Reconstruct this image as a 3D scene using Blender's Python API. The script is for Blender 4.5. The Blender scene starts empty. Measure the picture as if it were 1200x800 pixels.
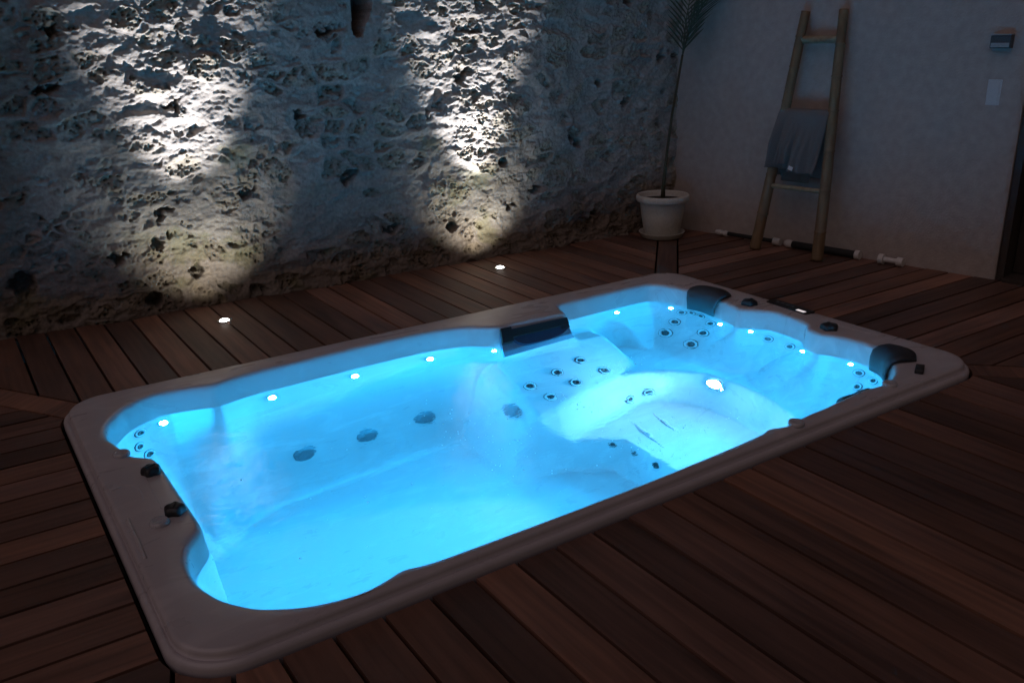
import bpy, bmesh, math, random
import numpy as np
from mathutils import Vector, Matrix
from mathutils.bvhtree import BVHTree

random.seed(7)
rng = np.random.default_rng(11)
scene = bpy.context.scene
COL = scene.collection

# ------------------------------------------------------------------ camera, sky, exposure
cam_d = bpy.data.cameras.new('camera')
cam_d.sensor_width = 36.0
cam_d.lens = 36.0 * 1020.68 / 1200.0
cam_d.clip_start = 0.05
cam_d.clip_end = 400.0
cam = bpy.data.objects.new('camera', cam_d)
cam.location = (-2.22122, -3.21582, 1.64294)
cam.rotation_euler = (1.23014974, 0.02415136, -0.58774649)
COL.objects.link(cam)
scene.camera = cam

SUN_EL, SUN_ROT = math.radians(14.0), math.radians(215.0)
world = bpy.data.worlds.new('World')
scene.world = world
world.use_nodes = True
wn, wl = world.node_tree.nodes, world.node_tree.links
wn.clear()
sky = wn.new('ShaderNodeTexSky')
sky.sky_type = 'NISHITA'
sky.sun_disc = False
sky.sun_elevation = SUN_EL
sky.sun_rotation = SUN_ROT
sky.dust_density = 1.0
bg = wn.new('ShaderNodeBackground')
bg.inputs['Strength'].default_value = 0.005
wo = wn.new('ShaderNodeOutputWorld')
wl.new(sky.outputs[0], bg.inputs['Color'])
wl.new(bg.outputs[0], wo.inputs['Surface'])

sun_d = bpy.data.lights.new('dusk_glow', 'SUN')     # the last soft light of the sky straight above the courtyard
sun_d.energy = 0.34
sun_d.angle = math.radians(70)
sun_d.color = (1.0, 0.76, 0.79)
sun = bpy.data.objects.new('dusk_glow', sun_d)
sun.rotation_euler = (math.radians(10), math.radians(-34), 0)
COL.objects.link(sun)

scene.view_settings.view_transform = 'Standard'
scene.view_settings.look = 'None'
scene.view_settings.exposure = 0.0
scene.view_settings.gamma = 1.0
scene.view_settings.use_curve_mapping = False
scene.cycles.use_denoising = True
scene.cycles.max_bounces = 14
scene.cycles.diffuse_bounces = 7
scene.cycles.glossy_bounces = 4
scene.cycles.transmission_bounces = 10
scene.cycles.caustics_refractive = True
scene.cycles.caustics_reflective = False
scene.cycles.sample_clamp_indirect = 4.0
scene.cycles.blur_glossy = 0.5

POOL_BLUE = (0.022, 0.40, 1.0)
LED_POWER = 5100.0          # lens radiance of the small lights
MAIN_POWER = 2300.0         # lens radiance of the footwell light
UPLIGHT_BEAM = 430.0
UPLIGHT_SPILL = 20.0


# ------------------------------------------------------------------ helpers
def fin(name, bm, mat=None, parent=None, smooth=True):
    bm.normal_update()
    me = bpy.data.meshes.new(name)
    bm.to_mesh(me)
    bm.free()
    o = bpy.data.objects.new(name, me)
    COL.objects.link(o)
    if mat is not None:
        me.materials.append(mat)
    if smooth:
        me.polygons.foreach_set('use_smooth', [True] * len(me.polygons))
    if parent is not None:
        o.parent = parent
    return o


def from_np(name, verts, faces, mat, parent=None, smooth=True):
    me = bpy.data.meshes.new(name)
    verts = np.asarray(verts, dtype=np.float32)
    faces = np.asarray(faces, dtype=np.int32)
    nv, nf, k = len(verts), len(faces), faces.shape[1]
    me.vertices.add(nv)
    me.vertices.foreach_set('co', verts.ravel())
    me.loops.add(nf * k)
    me.loops.foreach_set('vertex_index', faces.ravel())
    me.polygons.add(nf)
    me.polygons.foreach_set('loop_start', np.arange(nf, dtype=np.int32) * k)
    me.polygons.foreach_set('loop_total', np.full(nf, k, dtype=np.int32))
    me.polygons.foreach_set('use_smooth', np.full(nf, smooth))
    me.update(calc_edges=True)
    me.validate()
    me.materials.append(mat)
    o = bpy.data.objects.new(name, me)
    COL.objects.link(o)
    if parent is not None:
        o.parent = parent
    return o


def thing(name, label, cat, loc=(0, 0, 0), rot=(0, 0, 0), group=None):
    o = bpy.data.objects.new(name, None)
    o.empty_display_size = 0.1
    COL.objects.link(o)
    o.location = loc
    o.rotation_euler = rot
    o['label'] = label
    o['category'] = cat
    if group:
        o['group'] = group
    return o


def tag(o, label, cat, group=None):
    o['label'] = label
    o['category'] = cat
    if group:
        o['group'] = group
    return o


def frame_to(loc, normal, up=(0, 0, 1)):
    """matrix whose z axis is normal"""
    z = Vector(normal).normalized()
    u = Vector(up)
    if abs(z.dot(u)) > 0.98:
        u = Vector((0, 1, 0))
    x = u.cross(z).normalized()
    y = z.cross(x)
    m = Matrix((x, y, z)).transposed().to_4x4()
    m.translation = Vector(loc)
    return m


def add_lathe(bm, prof, n=24, mat=None):
    """prof: list of (r, z)"""
    rings = []
    for r, z in prof:
        if r < 1e-6:
            rings.append([bm.verts.new((0, 0, z))])
        else:
            rings.append([bm.verts.new((r * math.cos(2 * math.pi * i / n), r * math.sin(2 * math.pi * i / n), z)) for i in range(n)])
    for a, b in zip(rings, rings[1:]):
        for i in range(n):
            j = (i + 1) % n
            if len(a) == 1 and len(b) == 1:
                continue
            if len(a) == 1:
                f = (a[0], b[i], b[j])
            elif len(b) == 1:
                f = (a[i], a[j], b[0])
            else:
                f = (a[i], a[j], b[j], b[i])
            try:
                bm.faces.new(f)
            except ValueError:
                pass
    bmesh.ops.recalc_face_normals(bm, faces=bm.faces)


def add_tube(bm, pts, radii, n=10, cap=True):
    pts = [Vector(p) for p in pts]
    if not hasattr(radii, '__len__'):
        radii = [radii] * len(pts)
    rings = []
    prev = None
    for i, p in enumerate(pts):
        t = (pts[min(i + 1, len(pts) - 1)] - pts[max(i - 1, 0)]).normalized()
        if prev is None:
            u = Vector((0, 0, 1)) if abs(t.z) < 0.9 else Vector((1, 0, 0))
            x = u.cross(t).normalized()
        else:
            x = (prev - t * prev.dot(t)).normalized()
        prev = x
        y = t.cross(x)
        rings.append([bm.verts.new(p + (x * math.cos(2 * math.pi * k / n) + y * math.sin(2 * math.pi * k / n)) * radii[i]) for k in range(n)])
    for a, b in zip(rings, rings[1:]):
        for k in range(n):
            bm.faces.new((a[k], a[(k + 1) % n], b[(k + 1) % n], b[k]))
    if cap:
        bm.faces.new(list(reversed(rings[0])))
        bm.faces.new(rings[-1])


def add_box(bm, lo, hi, bevel=0.0, mat=None):
    lo, hi = Vector(lo), Vector(hi)
    c = (lo + hi) / 2
    s = hi - lo
    m = Matrix.Translation(c) @ Matrix.Diagonal((s.x, s.y, s.z, 1))
    if mat is not None:
        m = mat @ m
    r = bmesh.ops.create_cube(bm, size=1.0, matrix=m)
    if bevel > 0:
        es = list({e for v in r['verts'] for e in v.link_edges})
        bmesh.ops.bevel(bm, geom=es, offset=bevel, segments=2, profile=0.7, affect='EDGES')


def ss(a, b, x):
    t = np.clip((x - a) / (b - a), 0, 1)
    return t * t * (3 - 2 * t)


# numpy value noise ------------------------------------------------
def vnoise(u, v, seed):
    g = np.random.default_rng(seed).random((256, 256))
    iu, iv = np.floor(u).astype(int), np.floor(v).astype(int)
    fu, fv = u - iu, v - iv
    fu, fv = fu * fu * (3 - 2 * fu), fv * fv * (3 - 2 * fv)
    a = g[iu % 256, iv % 256]
    b = g[(iu + 1) % 256, iv % 256]
    c = g[iu % 256, (iv + 1) % 256]
    d = g[(iu + 1) % 256, (iv + 1) % 256]
    return (a * (1 - fu) + b * fu) * (1 - fv) + (c * (1 - fu) + d * fu) * fv


def fbm(u, v, seed, octv=4, gain=0.5):
    s, a, n = 0, 1.0, 0
    for k in range(octv):
        s = s + a * (vnoise(u * 2 ** k + 17.3 * k, v * 2 ** k + 9.1 * k, seed + k) - 0.5)
        n += a
        a *= gain
    return s / n * 2


def worley(u, v, seed):
    g = np.random.default_rng(seed)
    jx, jy, idn = g.random((128, 128)), g.random((128, 128)), g.random((128, 128))
    iu, iv = np.floor(u).astype(int), np.floor(v).astype(int)
    f1 = np.full(u.shape, 9.0)
    f2 = np.full(u.shape, 9.0)
    cid = np.zeros(u.shape)
    for a in (-1, 0, 1):
        for b in (-1, 0, 1):
            ci, cj = iu + a, iv + b
            px = ci + 0.1 + 0.8 * jx[ci % 128, cj % 128]
            py = cj + 0.1 + 0.8 * jy[ci % 128, cj % 128]
            d = np.sqrt((u - px) ** 2 + (v - py) ** 2)
            near = d < f1
            f2 = np.where(near, f1, np.minimum(f2, d))
            cid = np.where(near, idn[ci % 128, cj % 128], cid)
            f1 = np.where(near, d, f1)
    return f1, f2, cid


# ------------------------------------------------------------------ materials
def mat_base(name, col=(0.5, 0.5, 0.5), rough=0.5, metal=0.0, spec=None):
    m = bpy.data.materials.new(name)
    m.use_nodes = True
    p = m.node_tree.nodes['Principled BSDF']
    p.inputs['Base Color'].default_value = (*col, 1)
    p.inputs['Roughness'].default_value = rough
    p.inputs['Metallic'].default_value = metal
    if spec is not None:
        p.inputs['Specular IOR Level'].default_value = spec
    return m


def noise_mat(name, c1, c2, scale=(8, 8, 8), rough=0.5, bump=0.0, detail=5.0, nscale=1.0, bscale=1.0, rvar=0.15, dist=0.0, lo=0.35, hi=0.65, metal=0.0):
    m = mat_base(name, c1, rough, metal)
    nt = m.node_tree
    n, l = nt.nodes, nt.links
    p = n['Principled BSDF']
    tc = n.new('ShaderNodeTexCoord')
    mp = n.new('ShaderNodeMapping')
    mp.inputs['Scale'].default_value = scale
    l.new(tc.outputs['Object'], mp.inputs['Vector'])
    no = n.new('ShaderNodeTexNoise')
    no.inputs['Scale'].default_value = nscale
    no.inputs['Detail'].default_value = detail
    no.inputs['Distortion'].default_value = dist
    l.new(mp.outputs[0], no.inputs['Vector'])
    cr = n.new('ShaderNodeValToRGB')
    cr.color_ramp.elements[0].position = lo
    cr.color_ramp.elements[1].position = hi
    cr.color_ramp.elements[0].color = (*c1, 1)
    cr.color_ramp.elements[1].color = (*c2, 1)
    l.new(no.outputs['Fac'], cr.inputs['Fac'])
    l.new(cr.outputs[0], p.inputs['Base Color'])
    mr = n.new('ShaderNodeMapRange')
    mr.inputs['To Min'].default_value = max(0.03, rough - rvar)
    mr.inputs['To Max'].default_value = min(1, rough + rvar)
    l.new(no.outputs['Fac'], mr.inputs['Value'])
    l.new(mr.outputs[0], p.inputs['Roughness'])
    if bump > 0:
        n2 = n.new('ShaderNodeTexNoise')
        n2.inputs['Scale'].default_value = bscale
        n2.inputs['Detail'].default_value = 6
        l.new(mp.outputs[0], n2.inputs['Vector'])
        b = n.new('ShaderNodeBump')
        b.inputs['Strength'].default_value = bump
        b.inputs['Distance'].default_value = 0.01
        l.new(n2.outputs['Fac'], b.inputs['Height'])
        l.new(b.outputs[0], p.inputs['Normal'])
    return m


def emit_mat(name, col, strength):
    m = bpy.data.materials.new(name)
    m.use_nodes = True
    n = m.node_tree.nodes
    n.clear()
    e = n.new('ShaderNodeEmission')
    e.inputs['Color'].default_value = (*col, 1)
    e.inputs['Strength'].default_value = strength
    o = n.new('ShaderNodeOutputMaterial')
    m.node_tree.links.new(e.outputs[0], o.inputs['Surface'])
    return m


def attr_rgb(m, attr='col', bump=0.0, bscale=60.0, stretch=(1, 1, 1), mix=0.25, nscale=20.0):
    """material whose base colour is a colour attribute, broken up by noise"""
    nt = m.node_tree
    n, l = nt.nodes, nt.links
    p = n['Principled BSDF']
    a = n.new('ShaderNodeAttribute')
    a.attribute_name = attr
    tc = n.new('ShaderNodeTexCoord')
    mp = n.new('ShaderNodeMapping')
    mp.inputs['Scale'].default_value = stretch
    l.new(tc.outputs['Object'], mp.inputs['Vector'])
    no = n.new('ShaderNodeTexNoise')
    no.inputs['Scale'].default_value = nscale
    no.inputs['Detail'].default_value = 6
    l.new(mp.outputs[0], no.inputs['Vector'])
    mr = n.new('ShaderNodeMapRange')
    mr.inputs['From Min'].default_value = 0.3
    mr.inputs['From Max'].default_value = 0.7
    mr.inputs['To Min'].default_value = 1 - mix
    mr.inputs['To Max'].default_value = 1 + mix
    l.new(no.outputs['Fac'], mr.inputs['Value'])
    vm = n.new('ShaderNodeVectorMath')
    vm.operation = 'SCALE'
    l.new(a.outputs['Color'], vm.inputs[0])
    l.new(mr.outputs[0], vm.inputs['Scale'])
    l.new(vm.outputs[0], p.inputs['Base Color'])
    if bump > 0:
        n2 = n.new('ShaderNodeTexNoise')
        n2.inputs['Scale'].default_value = bscale
        n2.inputs['Detail'].default_value = 5
        l.new(mp.outputs[0], n2.inputs['Vector'])
        b = n.new('ShaderNodeBump')
        b.inputs['Strength'].default_value = bump
        b.inputs['Distance'].default_value = 0.004
        l.new(n2.outputs['Fac'], b.inputs['Height'])
        l.new(b.outputs[0], p.inputs['Normal'])
    return m


def set_cols(o, cols):
    a = o.data.color_attributes.new('col', 'FLOAT_COLOR', 'POINT')
    c = np.ones((len(o.data.vertices), 4), dtype=np.float32)
    c[:, :3] = cols
    a.data.foreach_set('color', c.ravel())


M_ACRYL = noise_mat('marbled_acrylic', (0.445, 0.392, 0.402), (0.57, 0.51, 0.515), scale=(2.2, 7, 5), rough=0.3, detail=7, nscale=1.2, dist=1.6, rvar=0.1, lo=0.52, hi=0.85)
M_BLACK = noise_mat('black_plastic', (0.010, 0.010, 0.012), (0.018, 0.018, 0.02), nscale=30, rough=0.42)
M_PAD = noise_mat('headrest_foam', (0.022, 0.023, 0.028), (0.034, 0.035, 0.042), nscale=40, rough=0.55, bump=0.15, bscale=90)
M_CHROME = mat_base('polished_steel', (0.62, 0.64, 0.66), 0.22, 1.0)
M_BEZEL = noise_mat('silver_bezel', (0.55, 0.56, 0.58), (0.62, 0.63, 0.65), nscale=20, rough=0.25)
M_GREYP = noise_mat('grey_plastic', (0.09, 0.11, 0.13), (0.13, 0.15, 0.17), nscale=30, rough=0.4)
M_CAP = noise_mat('clear_grey_cap', (0.36, 0.34, 0.36), (0.46, 0.43, 0.45), nscale=20, rough=0.2)
M_LED = emit_mat('pool_led', (0.012, 0.395, 0.86), LED_POWER)
M_MAIN = emit_mat('pool_main_light', (0.17, 0.58, 0.88), MAIN_POWER)
M_LENS = emit_mat('uplight_lens', (1.0, 0.95, 0.88), 14.0)
M_DISPLAY = emit_mat('panel_display', (1.0, 0.9, 0.92), 0.75)

# ------------------------------------------------------------------ ground and deck
PX, PY, PR = 1.95, 1.14, 0.20        # outer size of the spa rim and its corner radius

M_GROUND = noise_mat('bare_ground', (0.03, 0.026, 0.022), (0.05, 0.043, 0.036), nscale=6, rough=0.95)
bm = bmesh.new()
zg = -0.16
ox, oy, big = 1.93, 1.12, 150.0
xs, ys = (-big, -ox, ox, big), (-big, -oy, oy, big)
gv = [[bm.verts.new((x, y, zg)) for x in xs] for y in ys]
for j in range(3):
    for i in range(3):
        if (i, j) != (1, 1):
            bm.faces.new((gv[j][i], gv[j][i + 1], gv[j + 1][i + 1], gv[j + 1][i]))
o = fin('ground', bm, M_GROUND, smooth=False)
o['kind'] = 'structure'


def rounded_rect(hx, hy, r, n=10):
    pts = []
    for cx, cy, a0 in ((hx - r, hy - r, 0), (-hx + r, hy - r, 90), (-hx + r, -hy + r, 180), (hx - r, -hy + r, 270)):
        for k in range(n + 1):
            a = math.radians(a0 + 90 * k / n)
            pts.append((cx + r * math.cos(a), cy + r * math.sin(a)))
    return pts


def clip_poly(poly, px, py, nx, ny):
    """keep the side of the line through (px,py) where n.(p-q) >= 0"""
    out = []
    for i in range(len(poly)):
        a, b = poly[i], poly[(i + 1) % len(poly)]
        da = (a[0] - px) * nx + (a[1] - py) * ny
        db = (b[0] - px) * nx + (b[1] - py) * ny
        if da >= 0:
            out.append(a)
        if (da >= 0) != (db >= 0):
            t = da / (da - db)
            out.append((a[0] + (b[0] - a[0]) * t, a[1] + (b[1] - a[1]) * t))
    return out


# stone wall face and plaster wall lines
def stone_y(x):
    return 2.51 - 0.045 * (x + 1.0)


WA = Vector((3.115, 2.33, 0))
WD = Vector((0.17275464, -0.98496489, 0))
WN = Vector((-0.98496489, -0.17275464, 0))


def wall_pt(s, off=0.0, z=0.0):
    p = WA + WD * s + WN * off
    return Vector((p.x, p.y, z))


DL, DR, DN, DF = -4.6, 4.6, -5.0, 2.62
GAP = 0.014
PITCH = 0.16
mitre = {   # corner: point, direction outwards
    'FL': ((-1.90, 1.14), (-0.55, 0.84)),
    'FR': ((1.90, 1.10), (0.69, 0.72)),
    'NR': ((1.93, -1.12), (0.71, -0.70)),
    'NL': ((-1.87, -1.06), (-0.25, -0.97)),
}
MB = 0.145


def side_lines(k, side):
    """line of the mitre of corner k, shifted by half a mitre board towards side (+1 = left of direction)"""
    (px, py), (dx, dy) = mitre[k]
    L = math.hypot(dx, dy)
    dx, dy = dx / L, dy / L
    nx, ny = -dy, dx
    w = (MB / 2 + GAP) * side
    return (px + nx * w, py + ny * w), (nx * side, ny * side)


boards = []
# far boards run along y: clipped right of FL mitre, left of FR mitre
x0 = -1.2 - PITCH * 22
for i in range(60):
    a = x0 + i * PITCH
    poly = [(a + GAP / 2, PY - 0.30), (a + PITCH - GAP / 2, PY - 0.30), (a + PITCH - GAP / 2, DF), (a + GAP / 2, DF)]
    for k, sd in (('FL', -1), ('FR', 1)):
        q, n = side_lines(k, sd)
        poly = clip_poly(poly, *q, *n) if poly else poly
    if poly:
        boards.append((poly, 'y'))
    poly = [(a + GAP / 2, DN), (a + PITCH - GAP / 2, DN), (a + PITCH - GAP / 2, -PY + 0.30), (a + GAP / 2, -PY + 0.30)]
    for k, sd in (('NL', 1), ('NR', -1)):
        q, n = side_lines(k, sd)
        poly = clip_poly(poly, *q, *n) if poly else poly
    if poly:
        boards.append((poly, 'y'))
y0 = 0.0 - PITCH * 40
for i in range(64):
    a = y0 + i * PITCH
    if a > DF:
        break
    poly = [(DL, a + GAP / 2), (-PX + 0.35, a + GAP / 2), (-PX + 0.35, a + PITCH - GAP / 2), (DL, a + PITCH - GAP / 2)]
    for k, sd in (('FL', 1), ('NL', -1)):
        q, n = side_lines(k, sd)
        poly = clip_poly(poly, *q, *n) if poly else poly
    if poly:
        boards.append((poly, 'x'))
    poly = [(PX - 0.35, a + GAP / 2), (DR, a + GAP / 2), (DR, a + PITCH - GAP / 2), (PX - 0.35, a + PITCH - GAP / 2)]
    for k, sd in (('FR', -1), ('NR', 1)):
        q, n = side_lines(k, sd)
        poly = clip_poly(poly, *q, *n) if poly else poly
    if poly:
        boards.append((poly, 'x'))
for k, ((px, py), (dx, dy)) in mitre.items():
    L = math.hypot(dx, dy)
    dx, dy = dx / L, dy / L
    nx, ny = -dy * MB / 2, dx * MB / 2
    boards.append(([(px - nx - dx * .1, py - ny - dy * .1), (px - nx + dx * 6, py - ny + dy * 6), (px + nx + dx * 6, py + ny + dy * 6), (px + nx - dx * .1, py + ny - dy * .1)], 'd'))

# subtract the spa (outline grown by a shadow gap): triangulate each board finely and drop what lies inside
def outside_parts(poly):
    """split a convex board by the spa's rounded outline: keep outer half-plane pieces one after another"""
    grow = 0.016
    rr = rounded_rect(PX + grow, PY + grow, PR + grow, 8)
    m = len(rr)
    keep, rest = [], [poly]
    for i in range(m):
        a, b = rr[i], rr[(i + 1) % m]
        ex, ey = b[0] - a[0], b[1] - a[1]
        L = math.hypot(ex, ey)
        if L < 1e-6:
            continue
        nx, ny = ey / L, -ex / L      # outward for ccw outline
        nxt = []
        for p in rest:
            o_ = clip_poly(p, *a, nx, ny)
            i_ = clip_poly(p, *a, -nx, -ny)
            if len(o_) > 2:
                keep.append(o_)
            if len(i_) > 2:
                nxt.append(i_)
        rest = nxt
        if not rest:
            break
    return keep


def poly_area(p):
    return 0.5 * sum(p[i][0] * p[(i + 1) % len(p)][1] - p[(i + 1) % len(p)][0] * p[i][1] for i in range(len(p)))


bm = bmesh.new()
cl = bm.verts.layers.float_color.new('col')
uvl = bm.verts.layers.float_vector.new('grain')
DZ = 0.0
for poly, ax in boards:
    t = random.random()
    # stay inside the courtyard walls
    q0 = wall_pt(0, 0.0)
    if ax in 'xd':
        if sum(p[1] for p in poly) / len(poly) > -0.32 or ax == 'd':
            poly = clip_poly(poly, q0.x + .02, q0.y, WN.x, WN.y) if sum(p[1] for p in poly) / len(poly) > -0.3 else poly
    else:
        if sum(p[1] for p in poly) / len(poly) > 0:
            poly = clip_poly(poly, q0.x + .02, q0.y, WN.x, WN.y)
    if len(poly) < 3:
        continue
    dark = random.uniform(0.52, 1.38)
    red = random.uniform(-0.1, 0.18)
    c = (0.155 * dark * (1 + red * 0.4), 0.076 * dark, 0.053 * dark * (1 - red * 0.6))
    off = random.uniform(0, 60)
    dz = random.uniform(-0.0015, 0.0015)
    for pc in outside_parts(poly):
        if abs(poly_area(pc)) < 1e-6:
            continue
        if poly_area(pc) < 0:
            pc = pc[::-1]
        top = [bm.verts.new((x, y, DZ + dz)) for x, y in pc]
        bot = [bm.verts.new((x, y, DZ - 0.03)) for x, y in pc]
        for v in top + bot:
            v[cl] = (*c, 1)
            x, y = v.co.x, v.co.y
            if ax == 'y':
                v[uvl] = (x, y + off, 0)
            elif ax == 'x':
                v[uvl] = (y, x + off, 0)
            else:
                v[uvl] = (x * .7 - y * .7, x * .7 + y * .7 + off, 0)
        bm.faces.new(top)
        for i in range(len(top)):
            j = (i + 1) % len(top)
            bm.faces.new((top[j], top[i], bot[i], bot[j]))

M_DECK = mat_base('hardwood_boards', (0.1, 0.05, 0.035), 0.5)
nt = M_DECK.node_tree
n, l = nt.nodes, nt.links
pb = n['Principled BSDF']
a1 = n.new('ShaderNodeAttribute'); a1.attribute_name = 'col'
a2 = n.new('ShaderNodeAttribute'); a2.attribute_name = 'grain'
mp = n.new('ShaderNodeMapping'); mp.inputs['Scale'].default_value = (34, 1.6, 1)
l.new(a2.outputs['Vector'], mp.inputs['Vector'])
g1 = n.new('ShaderNodeTexNoise'); g1.inputs['Scale'].default_value = 1.0; g1.inputs['Detail'].default_value = 7; g1.inputs['Distortion'].default_value = 0.6
l.new(mp.outputs[0], g1.inputs['Vector'])
mp2 = n.new('ShaderNodeMapping'); mp2.inputs['Scale'].default_value = (5, 1.3, 1)
l.new(a2.outputs['Vector'], mp2.inputs['Vector'])
g2 = n.new('ShaderNodeTexNoise'); g2.inputs['Scale'].default_value = 1.0; g2.inputs['Detail'].default_value = 4
l.new(mp2.outputs[0], g2.inputs['Vector'])
ad = n.new('ShaderNodeMath'); ad.operation = 'ADD'
l.new(g1.outputs['Fac'], ad.inputs[0]); l.new(g2.outputs['Fac'], ad.inputs[1])
mr = n.new('ShaderNodeMapRange')
mr.inputs['From Min'].default_value = 0.7; mr.inputs['From Max'].default_value = 1.3
mr.inputs['To Min'].default_value = 0.55; mr.inputs['To Max'].default_value = 1.45
l.new(ad.outputs[0], mr.inputs['Value'])
vm = n.new('ShaderNodeVectorMath'); vm.operation = 'SCALE'
l.new(a1.outputs['Color'], vm.inputs[0]); l.new(mr.outputs[0], vm.inputs['Scale'])
l.new(vm.outputs[0], pb.inputs['Base Color'])
rr_ = n.new('ShaderNodeMapRange'); rr_.inputs['To Min'].default_value = 0.42; rr_.inputs['To Max'].default_value = 0.72
l.new(g2.outputs['Fac'], rr_.inputs['Value']); l.new(rr_.outputs[0], pb.inputs['Roughness'])
bp = n.new('ShaderNodeBump'); bp.inputs['Strength'].default_value = 0.25; bp.inputs['Distance'].default_value = 0.003
l.new(g1.outputs['Fac'], bp.inputs['Height']); l.new(bp.outputs[0], pb.inputs['Normal'])
deck = fin('deck', bm, M_DECK, smooth=False)
deck['kind'] = 'structure'

# ------------------------------------------------------------------ stone wall
def axis_coords(segs):
    out = []
    for a, b, st in segs:
        k = max(1, int(round((b - a) / st)))
        out.extend(np.linspace(a, b, k, endpoint=False))
    out.append(segs[-1][1])
    return np.array(out)


us = axis_coords([(-4.6, -2.7, .03), (-2.7, 3.30, .0058)])
vs = axis_coords([(-0.2, -0.03, .03), (-0.03, 2.05, .0058), (2.05, 3.2, .05)])
U, V = np.meshgrid(us, vs)
wu = U + 0.07 * fbm(U * 3.1, V * 3.1, 3, 3) + 0.025 * fbm(U * 13, V * 13, 4, 2)
wv = V + 0.07 * fbm(U * 3.1 + 40, V * 3.1, 5, 3) + 0.025 * fbm(U * 13 + 9, V * 13, 6, 2)
f1, f2, cid = worley(wu / 0.20 + 40, wv / 0.125 + 40, 21)
edge = f2 - f1
patch = fbm(U * 1.7 + 3, V * 1.7, 31, 3)
expose = ss(0.08, 0.34, edge) * ss(0.42, 0.60, cid + 0.40 * patch)          # how much of a stone shows through the render
f1b, f2b, cidb = worley(wu / 0.085 + 60, wv / 0.065 + 60, 22)
small = ss(0.12, 0.3, f2b - f1b) * ss(0.5, 0.7, cidb) * ss(0.0, 0.35, -patch + 0.1)
expose = np.maximum(expose, small * 0.55)
ragged = fbm(U * 22, V * 22, 51, 4)
expose = np.clip(expose * (0.95 + 1.3 * ragged), 0, 1)
soft = ss(0.02, 0.45, edge) * (cid - 0.45)

base = 0.045 * fbm(U * 1.5, V * 1.5, 41, 2) + 0.022 * fbm(U * 4.5, V * 5.5, 43, 3)
render_lip = 0.026 * np.abs(fbm(U * 4.5 + 5, V * 9, 45, 4)) + 0.026 * soft + 0.007 * fbm(U * 13, V * 26, 46, 4) + 0.009 * np.abs(fbm(U * 24, V * 34, 48, 3)) ** 1.3 + 0.0022 * fbm(U * 70, V * 70, 47, 3)
stone_h = -0.008 + (cid - 0.6) * 0.05 + 0.034 * fbm(U * 9, V * 11, 55, 5, 0.6)
p1, p2, pid = worley(U / 0.026 + 0.6 * ragged, V / 0.022 + 0.5 * ragged, 61)
pits = ss(0.42, 0.12, p1) * ss(0.45, 0.75, pid)
stone_h = stone_h - 0.022 * pits + 0.008 * np.abs(fbm(U * 60, V * 60, 62, 3))
h = base + 1.3 * render_lip * (1 - expose) + 1.25 * stone_h * expose + 0.010 * 4 * expose * (1 - expose) * ss(-.3, .3, ragged) + 0.0015 * fbm(U * 150, V * 150, 49, 2)
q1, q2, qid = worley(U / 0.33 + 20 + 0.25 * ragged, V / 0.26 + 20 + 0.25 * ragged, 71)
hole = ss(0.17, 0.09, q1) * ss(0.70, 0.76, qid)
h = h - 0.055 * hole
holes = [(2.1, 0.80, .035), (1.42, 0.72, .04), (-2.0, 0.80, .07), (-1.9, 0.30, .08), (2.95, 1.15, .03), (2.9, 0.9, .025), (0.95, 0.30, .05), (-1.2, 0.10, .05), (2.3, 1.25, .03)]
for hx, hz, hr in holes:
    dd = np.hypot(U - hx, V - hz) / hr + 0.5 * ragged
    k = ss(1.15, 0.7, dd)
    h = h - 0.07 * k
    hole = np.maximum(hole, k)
# loophole window: a deep tapering slot high in the wall
nl = 0.285 + 0.012 * fbm(V * 14, U * 0 + 2, 81, 2)
nr = 0.445 - 0.085 * ss(1.86, 1.62, V) + 0.012 * fbm(V * 11, U * 0 + 7, 82, 2)
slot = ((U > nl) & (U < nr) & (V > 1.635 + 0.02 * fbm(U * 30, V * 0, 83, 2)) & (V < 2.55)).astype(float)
near_slot = ss(0.07, 0.02, np.maximum(nl - U, U - nr)) * ss(1.58, 1.63, V) * (V < 2.6)
h = h * (1 - near_slot * 0.7)
fade = ss(3.05, 3.2, U)
h = h * (1 - 0.5 * fade) + 0.02 * ss(0.12, 0.0, V)
YW = stone_y(U) - h + slot * 0.30
verts = np.stack([U.ravel(), YW.ravel(), V.ravel()], axis=1)
nu, nv_ = len(us), len(vs)
ii = (np.arange(nv_ - 1)[:, None] * nu + np.arange(nu - 1)[None, :]).ravel()
faces = np.stack([ii, ii + 1, ii + nu + 1, ii + nu], axis=1)
tone = fbm(U * 5, V * 5, 91, 4)[..., None]
mort = np.array([0.325, 0.286, 0.262]) * (1 + 0.22 * tone)
stn_a, stn_b = np.array([0.25, 0.222, 0.20]), np.array([0.295, 0.25, 0.20])
stn = (stn_a + (stn_b - stn_a) * np.clip(cid[..., None] * 1.6 - .4, 0, 1)) * (1 + 0.45 * fbm(U * 18, V * 18, 92, 4)[..., None])
colr = mort + (stn - mort) * expose[..., None]
colr = colr * (1 - 0.55 * (pits * expose)[..., None])
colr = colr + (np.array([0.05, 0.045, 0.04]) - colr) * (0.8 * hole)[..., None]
moss = ss(0.22, 0.55, fbm(U * 4 + 8, V * 6, 95, 4)) * ss(1.0, 0.15, V)
for mx, mz, r_ in ((-0.98, 0.40, .20), (-0.62, 0.33, .16), (0.98, 0.55, .14), (1.2, 0.62, .16), (0.8, 0.9, .1), (-0.55, 0.95, .13)):
    moss = np.maximum(moss, ss(1.2, 0.3, np.hypot(U - mx, (V - mz) * 1.4) / r_ + 0.9 * ragged))
colr = colr + (np.array([0.21, 0.20, 0.085]) - colr) * (0.45 * np.clip(moss, 0, 1))[..., None]
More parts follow.
